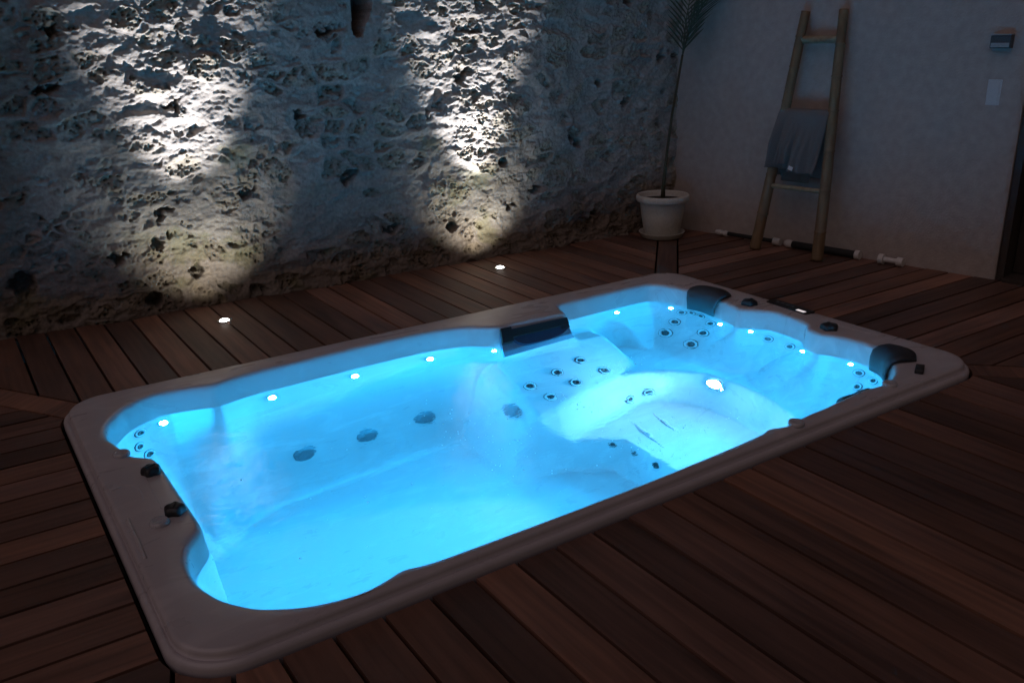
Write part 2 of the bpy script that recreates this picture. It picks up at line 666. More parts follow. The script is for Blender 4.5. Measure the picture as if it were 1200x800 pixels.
darken = np.maximum(ss(0.55, 0.0, V + 0.3 * fbm(U * 2, V * 3, 97, 3)), ss(-1.25, -1.9, U + 0.5 * fbm(U * 1.3, V * 1.3, 98, 3)) * .9)  # darker towards the foot and the left end of the wall
colr = colr * (1 - darken[..., None] * np.array([0.42, 0.48, 0.52]))
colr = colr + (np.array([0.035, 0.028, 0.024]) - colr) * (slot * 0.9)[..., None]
# reveal of the loophole keeps its render colour at the left edge
M_STONE = attr_rgb(mat_base('rubble_stone', (0.4, 0.4, 0.4), 0.95, spec=0.2), bump=0.6, bscale=120, nscale=45, mix=0.18)
stone = thing('stone_wall', 'old rubble stone wall with rough grey pointing, lit by two uplights', 'stone wall')
ow = from_np('masonry', verts, faces, M_STONE, stone)
set_cols(ow, np.clip(colr, 0.01, 0.8).reshape(-1, 3))
bm = bmesh.new()
add_box(bm, (-4.6, 2.95, -0.2), (3.5, 3.25, 3.2))
fin('wall_core', bm, M_STONE, stone, smooth=False)
set_cols(stone.children[-1] if False else bpy.data.objects['wall_core'], (0.3, 0.29, 0.27))
M_WOOD_DK = noise_mat('dark_stained_wood', (0.020, 0.013, 0.010), (0.035, 0.023, 0.017), scale=(12, 12, 1.5), nscale=2, rough=0.6)
bm = bmesh.new()
add_box(bm, (0.24, 2.735, 1.60), (0.50, 2.755, 2.6), 0.004)
wv_ = fin('loophole_shutter', bm, M_WOOD_DK, stone, smooth=False)

# ------------------------------------------------------------------ plaster wall with doorway
M_PLASTER = noise_mat('limewashed_plaster', (0.345, 0.29, 0.268), (0.415, 0.352, 0.33), nscale=2.2, rough=0.9, bump=0.5, bscale=9, detail=7, lo=0.3, hi=0.7)
plaster = thing('plaster_wall', 'plain off-white plastered wall meeting the stone wall in the corner', 'plaster wall', WA)
LEN = 2.6569


def wall_prism(bm, s0, s1, o0, o1, z0, z1, ns=1, nz=1, wob=0.0):
    """slab along the plaster wall line, front face gridded and gently uneven"""
    grid = []
    for j in range(nz + 1):
        row = []
        for i in range(ns + 1):
            s, z = s0 + (s1 - s0) * i / ns, z0 + (z1 - z0) * j / nz
            w = 0
            if wob:
                w = wob * float(fbm(np.array([s * 1.7 + 3]), np.array([z * 1.7 + 5]), 201, 3)[0])
                w *= min(1, (s1 - s) / .15) if s > s1 - .15 else 1
            p = wall_pt(s, o1 + w, z) - WA
            row.append(bm.verts.new(p))
        grid.append(row)
    for j in range(nz):
        for i in range(ns):
            bm.faces.new((grid[j][i], grid[j + 1][i], grid[j + 1][i + 1], grid[j][i + 1]))
    back = {}
    for (i, j) in ((0, 0), (ns, 0), (ns, nz), (0, nz)):
        s, z = (s0 if i == 0 else s1), (z0 if j == 0 else z1)
        back[(i, j)] = bm.verts.new(wall_pt(s, o0, z) - WA)
    b00, b10, b11, b01 = back[(0, 0)], back[(ns, 0)], back[(ns, nz)], back[(0, nz)]
    bm.faces.new((b00, b10, b11, b01))
    bm.faces.new([grid[j][ns] for j in range(nz + 1)][::-1] + [b10, b11][0:2])
    bm.faces.new([grid[j][0] for j in range(nz + 1)] + [b01, b00])
    bm.faces.new([grid[nz][i] for i in range(ns + 1)] + [b11, b01])
    bm.faces.new([grid[0][i] for i in range(ns + 1)][::-1] + [b00, b10])
    bmesh.ops.recalc_face_normals(bm, faces=bm.faces)


bm = bmesh.new()
wall_prism(bm, -0.55, LEN, -0.26, 0.0, -0.16, 3.2, 64, 64, 0.014)
fin('plastered_face', bm, M_PLASTER, plaster)
bpy.data.objects['plastered_face'].data.polygons.foreach_set('use_smooth', [len(p.vertices) == 4 and p.area < 0.02 for p in bpy.data.objects['plastered_face'].data.polygons])
bm = bmesh.new()
wall_prism(bm, LEN, LEN + 1.0, -0.26, 0.0, 2.15, 3.2)
fin('lintel', bm, M_PLASTER, plaster, smooth=False)
bm = bmesh.new()
wall_prism(bm, LEN + 1.0, LEN + 3.6, -0.26, 0.0, -0.16, 3.2)
fin('wall_return', bm, M_PLASTER, plaster, smooth=False)

doorway = thing('doorway', 'dark wooden doorway at the right end of the plaster wall', 'door', wall_pt(LEN, -0.05))


def wall_box(bm, s0, s1, o0, o1, z0, z1, origin, bevel=0.0):
    m = Matrix.Translation(wall_pt(0, 0) - origin) @ Matrix((WD, WN, (0, 0, 1))).transposed().to_4x4()
    add_box(bm, (s0, o0, z0), (s1, o1, z1), bevel, m)
    bmesh.ops.recalc_face_normals(bm, faces=bm.faces)


OD = wall_pt(LEN, -0.05)
bm = bmesh.new()
wall_box(bm, LEN + .004, LEN + .05, -.23, -.012, 0.0, 2.145, OD, .004)
wall_box(bm, LEN + .95, LEN + .996, -.23, -.012, 0.0, 2.145, OD, .004)
wall_box(bm, LEN + .052, LEN + .948, -.23, -.012, 2.10, 2.145, OD, .004)
M_JAMB = noise_mat('brown_door_frame', (0.030, 0.021, 0.017), (0.045, 0.032, 0.026), scale=(14, 14, 1.5), nscale=2, rough=0.55)
fin('door_frame', bm, M_JAMB, doorway, smooth=False)
bm = bmesh.new()
wall_box(bm, LEN + .055, LEN + .945, -.21, -.165, 0.03, 2.095, OD, .004)
fin('door_leaf', bm, M_WOOD_DK, doorway, smooth=False)
bm = bmesh.new()
wall_box(bm, LEN + .052, LEN + .948, -.23, .03, -0.002, 0.026, OD, .004)
fin('threshold', bm, M_JAMB, doorway, smooth=False)

# ------------------------------------------------------------------ spa
spa = thing('swim_spa', 'long sunken swim spa with marbled rim, glowing blue under water', 'swim spa')
WATER_Z = -0.06
RIM_Z = 0.055
inner = [(-1.761, -.513), (-1.79, -.62), (-1.789, -.735), (-1.75, -.857), (-1.68, -.955), (-1.615, -1.0), (-1.55, -1.035), (-1.47, -1.058),
         (-1.38, -1.069), (-1.305, -1.053), (-1.235, -1.03), (-1.15, -1.052), (-1.0, -1.056), (-.6, -1.062), (-.22, -1.062), (.2, -1.05), (.43, -1.037),
         (.485, -1.016), (.56, -1.045), (.64, -1.035), (.72, -1.023), (.85, -1.02), (1.04, -1.003), (1.15, -.995), (1.28, -1.012), (1.37, -.997),
         (1.47, -.955), (1.56, -.875), (1.635, -.765), (1.685, -.692), (1.70, -.624), (1.697, -.556), (1.678, -.462), (1.632, -.383),
         (1.66, -.278), (1.713, -.243), (1.742, -.168), (1.752, -.054), (1.752, .046), (1.70, .112), (1.632, .195), (1.65, .245), (1.668, .334),
         (1.678, .5), (1.679, .674), (1.66, .786), (1.628, .88), (1.567, .935), (1.38, .938), (1.117, .936), (.90, .93), (.825, .915),
         (.80, .84), (.785, .775), (.745, .763), (.55, .775), (.34, .79), (.285, .80), (.235, .835), (.175, .892), (.109, .924), (-.064, .962), (-.276, .97), (-.532, .967),
         (-.778, .957), (-1.1, .945), (-1.225, .915), (-1.282, .899), (-1.387, .935), (-1.528, .962), (-1.635, .914), (-1.713, .85),
         (-1.79, .734), (-1.817, .644), (-1.822, .569), (-1.804, .504), (-1.779, .372), (-1.766, .33), (-1.70, .262), (-1.692, .205), (-1.688, -.1), (-1.682, -.37), (-1.692, -.42)]


def smooth_closed(pts, reps=2):
    p = np.array(pts)
    for _ in range(reps):           # corner cutting that keeps close to the points
        nx_ = np.roll(p, -1, axis=0)
        p = np.stack([p * .8 + nx_ * .2, p * .2 + nx_ * .8], axis=1).reshape(-1, 2)
    return p


def resample_closed(p, nn):
    q = np.vstack([p, p[:1]])
    L = np.concatenate([[0], np.cumsum(np.hypot(*np.diff(q, axis=0).T))])
    t = np.linspace(0, L[-1], nn, endpoint=False)
    return np.stack([np.interp(t, L, q[:, 0]), np.interp(t, L, q[:, 1])], axis=1)


NS = 900
OUT = resample_closed(smooth_closed(inner), NS)
tang = np.roll(OUT, -1, axis=0) - np.roll(OUT, 1, axis=0)
tang /= np.linalg.norm(tang, axis=1)[:, None]
INN = np.stack([-tang[:, 1], tang[:, 0]], axis=1)        # inward normal of a ccw outline


def basin_z(x, y, d):
    xs = 0.57 - 0.42 * ss(-0.02, 0.34, y)
    floor = -1.2 + 0.28 * ss(-0.045, 0.045, x - xs)
    # ring of seats round the footwell
    rad = (np.abs((x - 0.62) / 0.63) ** 2.6 + np.abs((y + 0.22) / 0.56) ** 2.6) ** (1 / 2.6)
    seat = -0.56 + 0.03 * np.cos(y * 4)
    R = ss(0.96, 1.12, rad) * ss(0.50, 0.66, x)
    hz = floor + (seat - floor) * R
    # reclining seat below the skimmer
    yb = 0.25 + 0.17 * np.clip(x - 0.35, 0, 1)
    mz = -0.25 - 0.85 * (0.74 - y)
    mz = np.where(y > 0.74, -0.25, mz) - 0.03 * np.cos((x - .1) * 6.5)
    M = ss(-0.02, 0.26, x) * ss(1.25, 1.02, x) * ss(-0.09, 0.06, y - yb)
    hz = np.maximum(hz, floor + (mz - floor) * M)
    # backrests and walls
    k_right = ss(1.0, 1.3, x)
    k_left = ss(-1.15, -1.45, x)
    kl = 14.0 + (3.4 - 14.0) * ss(0.25, 0.55, y)
    k = 6.5 + (1.55 - 6.5) * k_right + (kl - 6.5) * k_left
    k = k + (3.2 - k) * ss(0.45, 0.55, y) * ss(0.2, 0.4, x) * (1 - k_right)
    wz = -0.13 - k * np.maximum(d - 0.022, 0)
    # smooth union
    w = 0.08 + 0.26 * ss(0.1, -0.3, x) * (1 - k_left * ss(.6, .3, y))
    e = np.clip((wz - hz) / w, -1, 1)
    out = np.where(wz > hz + w, wz, np.where(hz > wz + w, hz, (wz + hz) / 2 + w * (e * e + 1) / 4))
    return np.minimum(out, -0.128)


# medial targets the rings shrink towards
cen = np.stack([np.clip(OUT[:, 0] * 0.72, -1.2, 1.15), np.full(NS, -0.06)], axis=1)
rings = []
# outer rim: rounded rectangle matched to the outline by direction from the medial line
hx, hy, r = PX, PY, PR
dirv = OUT - cen
dirv /= np.linalg.norm(dirv, axis=1)[:, None]


def ray_rr(inset):
    """where each spoke meets the outer rounded rectangle (inset)"""
    a, b, rr = hx - inset, hy - inset, max(0.02, r - inset)
    pts = np.array(rounded_rect(a, b, rr, 24))
    res = np.zeros((NS, 2))
    A, B = pts, np.roll(pts, -1, axis=0)
    E = B - A
    for i in range(NS):
        c, dv = cen[i], dirv[i]
        den = dv[0] * E[:, 1] - dv[1] * E[:, 0]
        den = np.where(np.abs(den) < 1e-12, 1e-12, den)
        w_ = A - c
        t = (w_[:, 0] * E[:, 1] - w_[:, 1] * E[:, 0]) / den
        s_ = (w_[:, 0] * dv[1] - w_[:, 1] * dv[0]) / den
        ok = (s_ >= -1e-6) & (s_ <= 1 + 1e-6) & (t > 0)
        res[i] = c + dv * t[ok].min()
    return res


outer_prof = [(0.010, -0.05), (0.000, -0.02), (0.000, 0.010), (0.004, 0.020), (0.011, 0.025), (0.019, 0.027), (0.0225, 0.022), (0.0255, 0.022), (0.0265, 0.040), (0.029, 0.048), (0.034, 0.0535), (0.046, 0.055)]
for inset, z in outer_prof:
    p = ray_rr(inset)
    rings.append(np.column_stack([p, np.full(NS, z)]))
p_out = ray_rr(0.046)
p_in = OUT - INN * 0.028
for t in (0.25, 0.5, 0.75):
    p = p_out * (1 - t) + p_in * t
    rings.append(np.column_stack([p, RIM_Z + 0.004 * np.sin(np.pi * t) * np.ones(NS)]))
for a in (90, 70, 50, 30, 10):           # rounded inner edge
    q = OUT - INN * (0.028 - 0.028 * math.cos(math.radians(a)))
    rings.append(np.column_stack([q, np.full(NS, RIM_Z - 0.028 + 0.028 * math.sin(math.radians(a)))]))
for z, w in ((-0.01, 0.004), (-0.05, 0.010), (-0.09, 0.016), (-0.128, 0.022)):
    rings.append(np.column_stack([OUT + INN * w, np.full(NS, z)]))
tt = np.concatenate([np.linspace(0.012, 0.36, 34), np.linspace(0.38, 1.0, 34)])
start = OUT + INN * 0.022
for t in tt:
    p = start * (1 - t) + cen * t
    d = np.empty(NS)
    for i0 in range(0, NS, 150):
        dd = np.hypot(p[i0:i0 + 150, None, 0] - OUT[None, :, 0], p[i0:i0 + 150, None, 1] - OUT[None, :, 1])
        d[i0:i0 + 150] = dd.min(axis=1)
    rings.append(np.column_stack([p, basin_z(p[:, 0], p[:, 1], d)]))
verts = np.vstack(rings)
nr_ = len(rings)
i = np.arange(NS)
j = (i + 1) % NS
faces = np.vstack([np.stack([k * NS + i, k * NS + j, (k + 1) * NS + j, (k + 1) * NS + i], axis=1) for k in range(nr_ - 1)])
shell = from_np('shell', verts, faces, M_ACRYL, spa)

deps = bpy.context.evaluated_depsgraph_get()
bvh = BVHTree.FromPolygons([Vector(v) for v in verts], [tuple(f) for f in faces])


def on_shell(p):
    q, nn, _, _ = bvh.find_nearest(Vector(p))
    if nn.dot(Vector((cen[0][0] * 0 + 0.2, -0.05, 0.6)) - q) < 0:
        nn = -nn
    return q, nn


def place(o, m):
    o.matrix_world = m
    return o


# water sheet
bm = bmesh.new()
wpts = resample_closed(smooth_closed(inner), 240)
wt = np.roll(wpts, -1, axis=0) - np.roll(wpts, 1, axis=0)
wt /= np.linalg.norm(wt, axis=1)[:, None]
wpts = wpts - np.stack([-wt[:, 1], wt[:, 0]], axis=1) * 0.004
f = bm.faces.new([bm.verts.new((x, y, WATER_Z)) for x, y in wpts])
if f.normal.z < 0:
    f.normal_flip()
M_WATER = bpy.data.materials.new('pool_water')
M_WATER.use_nodes = True
nt = M_WATER.node_tree
n, l = nt.nodes, nt.links
n.clear()
gl = n.new('ShaderNodeBsdfGlass')
gl.inputs['IOR'].default_value = 1.33
gl.inputs['Roughness'].default_value = 0.0
gl.inputs['Color'].default_value = (0.96, 0.99, 1.0, 1)
tc = n.new('ShaderNodeTexCoord')
mpw = n.new('ShaderNodeMapping'); mpw.inputs['Scale'].default_value = (1, 1.6, 1)
l.new(tc.outputs['Object'], mpw.inputs['Vector'])
w1 = n.new('ShaderNodeTexNoise'); w1.inputs['Scale'].default_value = 4.0; w1.inputs['Detail'].default_value = 3; w1.inputs['Distortion'].default_value = 1.0
l.new(mpw.outputs[0], w1.inputs['Vector'])
bw = n.new('ShaderNodeBump'); bw.inputs['Strength'].default_value = 0.13; bw.inputs['Distance'].default_value = 0.02
w2 = n.new('ShaderNodeTexNoise'); w2.inputs['Scale'].default_value = 19.0; w2.inputs['Detail'].default_value = 3; w2.inputs['Distortion'].default_value = 1.6
l.new(mpw.outputs[0], w2.inputs['Vector'])
dst = n.new('ShaderNodeVectorMath'); dst.operation = 'DISTANCE'; dst.inputs[1].default_value = (-.30, -.25, WATER_Z)
l.new(tc.outputs['Object'], dst.inputs[0])
fal = n.new('ShaderNodeMapRange'); fal.interpolation_type = 'SMOOTHSTEP'
fal.inputs['From Min'].default_value = 0.75; fal.inputs['From Max'].default_value = 0.1
fal.inputs['To Min'].default_value = 0.03; fal.inputs['To Max'].default_value = 0.55
l.new(dst.outputs['Value'], fal.inputs['Value'])
mul = n.new('ShaderNodeMath'); mul.operation = 'MULTIPLY_ADD'
l.new(w2.outputs['Fac'], mul.inputs[0]); l.new(fal.outputs[0], mul.inputs[1]); l.new(w1.outputs['Fac'], mul.inputs[2])
l.new(mul.outputs[0], bw.inputs['Height']); l.new(bw.outputs[0], gl.inputs['Normal'])
ow_ = n.new('ShaderNodeOutputMaterial'); l.new(gl.outputs[0], ow_.inputs['Surface'])
water = fin('water', bm, M_WATER, smooth=False)
water['kind'] = 'structure'


# --- spa fittings -------------------------------------------------
def make_jet(rad):
    bm = bmesh.new()
    add_lathe(bm, [(rad * 1.0, 0.0), (rad, .004), (rad * .94, .007), (rad * .86, .0085), (rad * .72, .007), (rad * .62, .002), (rad * .62, -.003)], 28)
    ring = fin('jet', bm, M_BEZEL)
    bm = bmesh.new()
    add_lathe(bm, [(rad * 1.10, .0), (rad * 1.10, .003), (rad * 1.002, .0045), (rad * 1.002, .0)], 28)
    fin('gasket', bm, M_BLACK, ring)
    bm = bmesh.new()
    add_lathe(bm, [(rad * .60, .003), (rad * .54, .007), (rad * .4, .009), (rad * .3, .006), (rad * .26, .002), (0, .001)], 20)
    fin('nozzle', bm, M_BLACK, ring)
    return ring


jet_protos = {}


def put_jet(p, rad):
    q, nn = on_shell(p)
    if rad not in jet_protos:
        o_ = make_jet(rad)
        jet_protos[rad] = (o_, list(o_.children))
        c = o_
    else:
        a, bs = jet_protos[rad]
        c = a.copy(); COL.objects.link(c)
        for b in bs:
            d_ = b.copy(); COL.objects.link(d_); d_.parent = c
    c.parent = spa
    c.matrix_world = frame_to(q + nn * .001, nn)
    return c


JETS = []      # filled from measured places
#JETS_BEGIN
for p in [(.529, .525, -.405), (.730, .568, -.378), (.322, .501, -.457), (.580, .415, -.496), (.377, .383, -.546),
          (-1.651, .872, -.129), (-1.667, .808, -.226), (-1.628, .792, -.328), (1.641, .672, -.152), (1.631, .407, -.161),
          (1.700, .013, -.176), (1.693, -.155, -.170), (1.652, -.643, -.163), (1.600, -.765, -.140), (1.557, -.706, -.248), (.888, .320, -.839)]:
    JETS.append((p, .035))
for p in [(1.562, .651, -.275), (1.553, .393, -.279)]:
    JETS.append((p, .043))
for p in [(1.470, .637, -.419), (1.460, .398, -.423)]:
    JETS.append((p, .052))
for p in [(.814, .450, -.494), (1.014, .285, -.795)]:
    JETS.append((p, .036))
for p in [(1.67, .60, -.115), (1.67, .515, -.115)]:
    JETS.append((p, .030))
#JETS_END
for p, rr in JETS:
    put_jet(p, rr)

LEDS = []
#LEDS_BEGIN
LEDS += [(-1.537, .930, -.130), (-.999, .925, -.139), (-.532, .942, -.142), (-.073, .934, -.153), (.275, .795, -.115), (.81, .80, -.12),
         (1.293, .915, -.129), (1.638, .765, -.132), (1.644, .334, -.128), (1.670, .120, -.104), (1.641, -.295, -.10), (1.680, -.572, -.10),
         (-1.25, -1.02, -.16), (-.85, -1.05, -.16), (-.45, -1.05, -.16), (-.05, -1.05, -.16), (.45, -1.0, -.16), (1.0, -.98, -.16)]
MAINL = (1.271, .010, -.624)
#LEDS_END
bm = bmesh.new()
add_lathe(bm, [(.019, 0), (.019, .004), (.013, .006)], 16)
led0 = fin('underwater_light', bm, M_CHROME)
bm = bmesh.new()
add_lathe(bm, [(.013, .005), (.012, .014), (.007, .020), (0, .022)], 14)
fin('light_lens', bm, M_LED, led0)
for k, p in enumerate(LEDS):
    if k == 0:
        c = led0
    else:
        c = led0.copy(); COL.objects.link(c)
        d_ = led0.children[0].copy(); COL.objects.link(d_); d_.parent = c
    q, nn = on_shell(p)
    c.parent = spa
    c.matrix_world = frame_to(q + nn * .0005, nn) @ Matrix.Scale(1.45 if k < 4 else 1.0, 4)

bm = bmesh.new()
add_lathe(bm, [(.062, 0), (.062, .006), (.052, .010), (.048, .008)], 28)
ml = fin('footwell_light', bm, M_CHROME, spa)
bm = bmesh.new()
add_lathe(bm, [(.048, .006), (.035, .014), (.018, .018), (0, .019)], 24)
fin('light_lens', bm, M_MAIN, ml)
q, nn = on_shell(MAINL)
ml.matrix_world = frame_to(q + nn * .0005, nn)

SUCTION = []
#SUCTION_BEGIN
SUCTION += [(-.893, .822, -.833), (-.534, .832, -.856), (-.175, .833, -.855), (.134, .446, -.639)]
#SUCTION_END


def make_suction():
    bm = bmesh.new()
    add_lathe(bm, [(.062, 0), (.062, .006), (.055, .016), (.035, .021), (.012, .022), (0, .022)], 28)
    c = fin('suction_cover', bm, M_GREYP)
    bm = bmesh.new()
    for k in range(-3, 4):
        y = k * .014
        w = math.sqrt(max(0, .046 ** 2 - y * y))
        add_box(bm, (-w, y - .003, .012), (w, y + .003, .0235), .001)
    fin('slat', bm, M_GREYP, c)
    return c


suc0 = None
for p in SUCTION:   # flush round intake covers
    if suc0 is None:
        suc0 = c = make_suction()
    else:
        c = suc0.copy(); COL.objects.link(c)
        d_ = suc0.children[0].copy(); COL.objects.link(d_); d_.parent = c
    q, nn = on_shell(p)
    c.parent = spa
    c.matrix_world = frame_to(q + nn * .0005, nn)

FLOOR_NOZZLES = []
#NOZ_BEGIN
FLOOR_NOZZLES += [(.586, .081, -.981), (.587, -.080, -.979), (.589, -.243, -.968)]
#NOZ_END
noz0 = None
for p in FLOOR_NOZZLES:
    if noz0 is None:
        bm = bmesh.new()
        add_lathe(bm, [(.020, 0), (.020, .006), (.013, .010), (.008, .004), (0, .003)], 16)
        noz0 = c = fin('air_nozzle', bm, M_BLACK)
    else:
        c = noz0.copy(); COL.objects.link(c)
    q, nn = on_shell(p)
    c.parent = spa
    c.matrix_world = frame_to(q + nn * .0005, nn)

# ribs of the footwell floor
for (xa, ya, xb, yb) in ((0.774, 0.19, 0.718, -0.18), (0.93, 0.16, 0.89, -0.10)):
    bm = bmesh.new()
    add_tube(bm, [(xa, ya, -0.926), ((xa + xb) / 2, (ya + yb) / 2, -0.923), (xb, yb, -0.926)], [.006, .015, .006], 8)
    fin('tread_rib', bm, M_ACRYL, spa)

# valve knobs: lobed black caps, and clear grey caps
def lobed_knob(rad, hgt, lobes=5):
    bm = bmesh.new()
    nn_ = 40
    prof = [(1.0, 0), (1.0, .35), (.92, .75), (.72, .95), (.4, 1.0), (0, 1.0)]
    ring_prev = None
    for r_, z_ in prof:
        if r_ == 0:
            ring = [bm.verts.new((0, 0, hgt))]
        else:
            ring = []
            for k in range(nn_):
                a = 2 * math.pi * k / nn_
                q_ = rad * r_ * (1 + 0.10 * math.cos(lobes * a) * min(1, r_ * 1.2))
                ring.append(bm.verts.new((q_ * math.cos(a), q_ * math.sin(a), hgt * z_)))
        if ring_prev:
            for k in range(nn_):
                j_ = (k + 1) % nn_
                if len(ring) == 1:
                    bm.faces.new((ring_prev[k], ring_prev[j_], ring[0]))
                else:
                    bm.faces.new((ring_prev[k], ring_prev[j_], ring[j_], ring[k]))
        ring_prev = ring
    # thumb ridge
    add_box(bm, (-rad * .6, -rad * .16, hgt * .9), (rad * .6, rad * .16, hgt * 1.12), .003)
    return bm


for (x, y, rad, rz) in ((-1.742, .112, .036, .4), (-1.742, -.255, .036, 1.1), (1.742, .21, .046, .2), (1.738, -.37, .046, .9)):
    o_ = fin('valve_knob', lobed_knob(rad, .030), M_BLACK, spa)
    o_.matrix_world = Matrix.Translation((x, y, RIM_Z + .003)) @ Matrix.Rotation(rz, 4, 'Z')
for (x, y) in ((-1.808, .345), (-1.806, -.305), (.60, -1.075), (1.285, -1.05)):
    bm = bmesh.new()
    add_lathe(bm, [(.034, 0), (.034, .010), (.030, .016), (.022, .017), (.018, .013), (0, .013)], 24)
    o_ = fin('air_control', bm, M_CAP, spa)
    o_.matrix_world = Matrix.Translation((x, y, RIM_Z + .002))
bm = bmesh.new()
add_box(bm, (-.045, -.02, 0), (.045, .02, .022), .006)
o_ = fin('waterfall_spout', bm, M_BLACK, spa)
o_.matrix_world = Matrix.Translation((1.55, -1.03, RIM_Z + .003)) @ Matrix.Rotation(.5, 4, 'Z')

# raised moulding lines on the left rim
def ridge(pts, rad=.006):
    P_ = [Vector(p) for p in pts]
    out = []
    for a in range(len(P_) - 1):
        p0, p1, p2, p3 = P_[max(a - 1, 0)], P_[a], P_[a + 1], P_[min(a + 2, len(P_) - 1)]
        for k in range(6):
            t = k / 6
            out.append(0.5 * ((2 * p1) + (p2 - p0) * t + (2 * p0 - 5 * p1 + 4 * p2 - p3) * t * t + (3 * p1 - p0 - 3 * p2 + p3) * t ** 3))
    out.append(P_[-1])
    bm_ = bmesh.new()
    add_tube(bm_, [(p.x, p.y, RIM_Z - .0005) for p in out], rad, 8)
    fin('moulded_ridge', bm_, M_ACRYL, spa)


ridge([(-1.90, .05, 0), (-1.86, .065, 0), (-1.825, .05, 0), (-1.812, 0, 0), (-1.815, -.10, 0)])
ridge([(-1.765, .20, 0), (-1.772, .0, 0), (-1.775, -.20, 0)], .005)
ridge([(-1.892, -.20, 0), (-1.892, -.35, 0), (-1.895, -.50, 0)], .007)
ridge([(1.88, -.20, 0), (1.84, -.28, 0), (1.83, -.45, 0), (1.85, -.62, 0)], .006)

# headrests: pads folded over the inner edge
def headrest(loc, out_dir, width, drop=.10, back=.10):
    bm_ = bmesh.new()
    od = Vector((*out_dir, 0)).normalized()
    al = Vector((-od.y, od.x, 0))
    prof = []                       # (outwards, z) from back of the rim over the edge and down
    prof += [(back, .010), (back * .6, .018), (back * .25, .022), (0, .018), (-.028, .002), (-.042, -.03), (-.046, -.065), (-.044, -drop)]
    nw = 14
    th = .028
    top, bot = [], []
    for i_ in range(nw + 1):
        w = (i_ / nw - .5)
        ta, tb = [], []
        for k, (o_, z_) in enumerate(prof):
            f_ = k / (len(prof) - 1)
            wid = width * (0.80 + .20 * math.sin(math.pi * min(1, f_ * 1.1 + .12)))
            edge_ = 1 - abs(2 * w) ** 4
            bulge = th * (0.25 + .75 * edge_) * (0.35 + .65 * math.sin(math.pi * (0.08 + .84 * f_)) ** .5)
            nxt = prof[min(k + 1, len(prof) - 1)]
            prv = prof[max(k - 1, 0)]
            tx, tz = nxt[0] - prv[0], nxt[1] - prv[1]
            L = math.hypot(tx, tz)
            nx_, nz_ = -tz / L * -1, tx / L * -1
            p0 = Vector(loc) + od * (o_ - .12 * w * w) + al * (w * wid) + Vector((0, 0, z_))
            nrm = od * -(abs(tz) / L) + Vector((0, 0, abs(tx) / L))
            ta.append(bm_.verts.new(p0 + nrm * bulge))
            tb.append(bm_.verts.new(p0 - nrm * .004))
        top.append(ta); bot.append(tb)
    m_ = len(prof)
    for i_ in range(nw):
        for k in range(m_ - 1):
            bm_.faces.new((top[i_][k], top[i_ + 1][k], top[i_ + 1][k + 1], top[i_][k + 1]))
            bm_.faces.new((bot[i_][k], bot[i_][k + 1], bot[i_ + 1][k + 1], bot[i_ + 1][k]))
        bm_.faces.new((top[i_][0], bot[i_][0], bot[i_ + 1][0], top[i_ + 1][0]))
        bm_.faces.new((top[i_][m_ - 1], top[i_ + 1][m_ - 1], bot[i_ + 1][m_ - 1], bot[i_][m_ - 1]))
    for i_ in (0, nw):
        for k in range(m_ - 1):
            bm_.faces.new((top[i_][k], top[i_][k + 1], bot[i_][k + 1], bot[i_][k]))
    bmesh.ops.recalc_face_normals(bm_, faces=bm_.faces)
    return fin('headrest', bm_, M_PAD, spa)


headrest((1.70, .50, RIM_Z), (1, .05), .27)
headrest((1.635, -.835, RIM_Z), (.86, -.5), .21)
headrest((1.17, -.99, RIM_Z - .068), (0, -1), .20, back=.008, drop=.07)

# skimmer grille: a sloping weir on the projecting block, leaning out to the water line
def skim_pt(u, v, n_=0.0):
    """u along 0..1, v down the slope 0..1, n_ proud of the slope"""
    t0, t1 = Vector((.315, .782, .022)), Vector((.772, .757, .022))
    b0, b1 = Vector((.262, .665, -.085)), Vector((.768, .685, -.085))
    p = t0.lerp(t1, u).lerp(b0.lerp(b1, u), v)
    nn_ = (t1 - t0).cross(b0 - t0).normalized()
    if nn_.y > 0:
        nn_ = -nn_
    return p + nn_ * n_


def skim_patch(bm_, u0, u1, v0, v1, n0, n1, vcurve=None, nu=14, nb=None):
    """slab between heights n0 (back) and n1 (front); lower edge may be curved"""
    g = {}
    for i_ in range(nu + 1):
        u = u0 + (u1 - u0) * i_ / nu
        ve = v1 if vcurve is None else v1 - vcurve * abs(2 * i_ / nu - 1) ** 4
        for j_, vv in enumerate((v0, ve)):
            for k_, nn_ in enumerate((n0, n1 if nb is None or j_ == 0 else nb)):
                g[i_, j_, k_] = bm_.verts.new(skim_pt(u, vv, nn_))
    for i_ in range(nu):
        bm_.faces.new((g[i_, 0, 1], g[i_ + 1, 0, 1], g[i_ + 1, 1, 1], g[i_, 1, 1]))
        bm_.faces.new((g[i_, 0, 0], g[i_, 1, 0], g[i_ + 1, 1, 0], g[i_ + 1, 0, 0]))
        bm_.faces.new((g[i_, 0, 0], g[i_ + 1, 0, 0], g[i_ + 1, 0, 1], g[i_, 0, 1]))
        bm_.faces.new((g[i_, 1, 0], g[i_, 1, 1], g[i_ + 1, 1, 1], g[i_ + 1, 1, 0]))
    for i_ in (0, nu):
        bm_.faces.new((g[i_, 0, 0], g[i_, 0, 1], g[i_, 1, 1], g[i_, 1, 0]))
    bmesh.ops.recalc_face_normals(bm_, faces=bm_.faces)


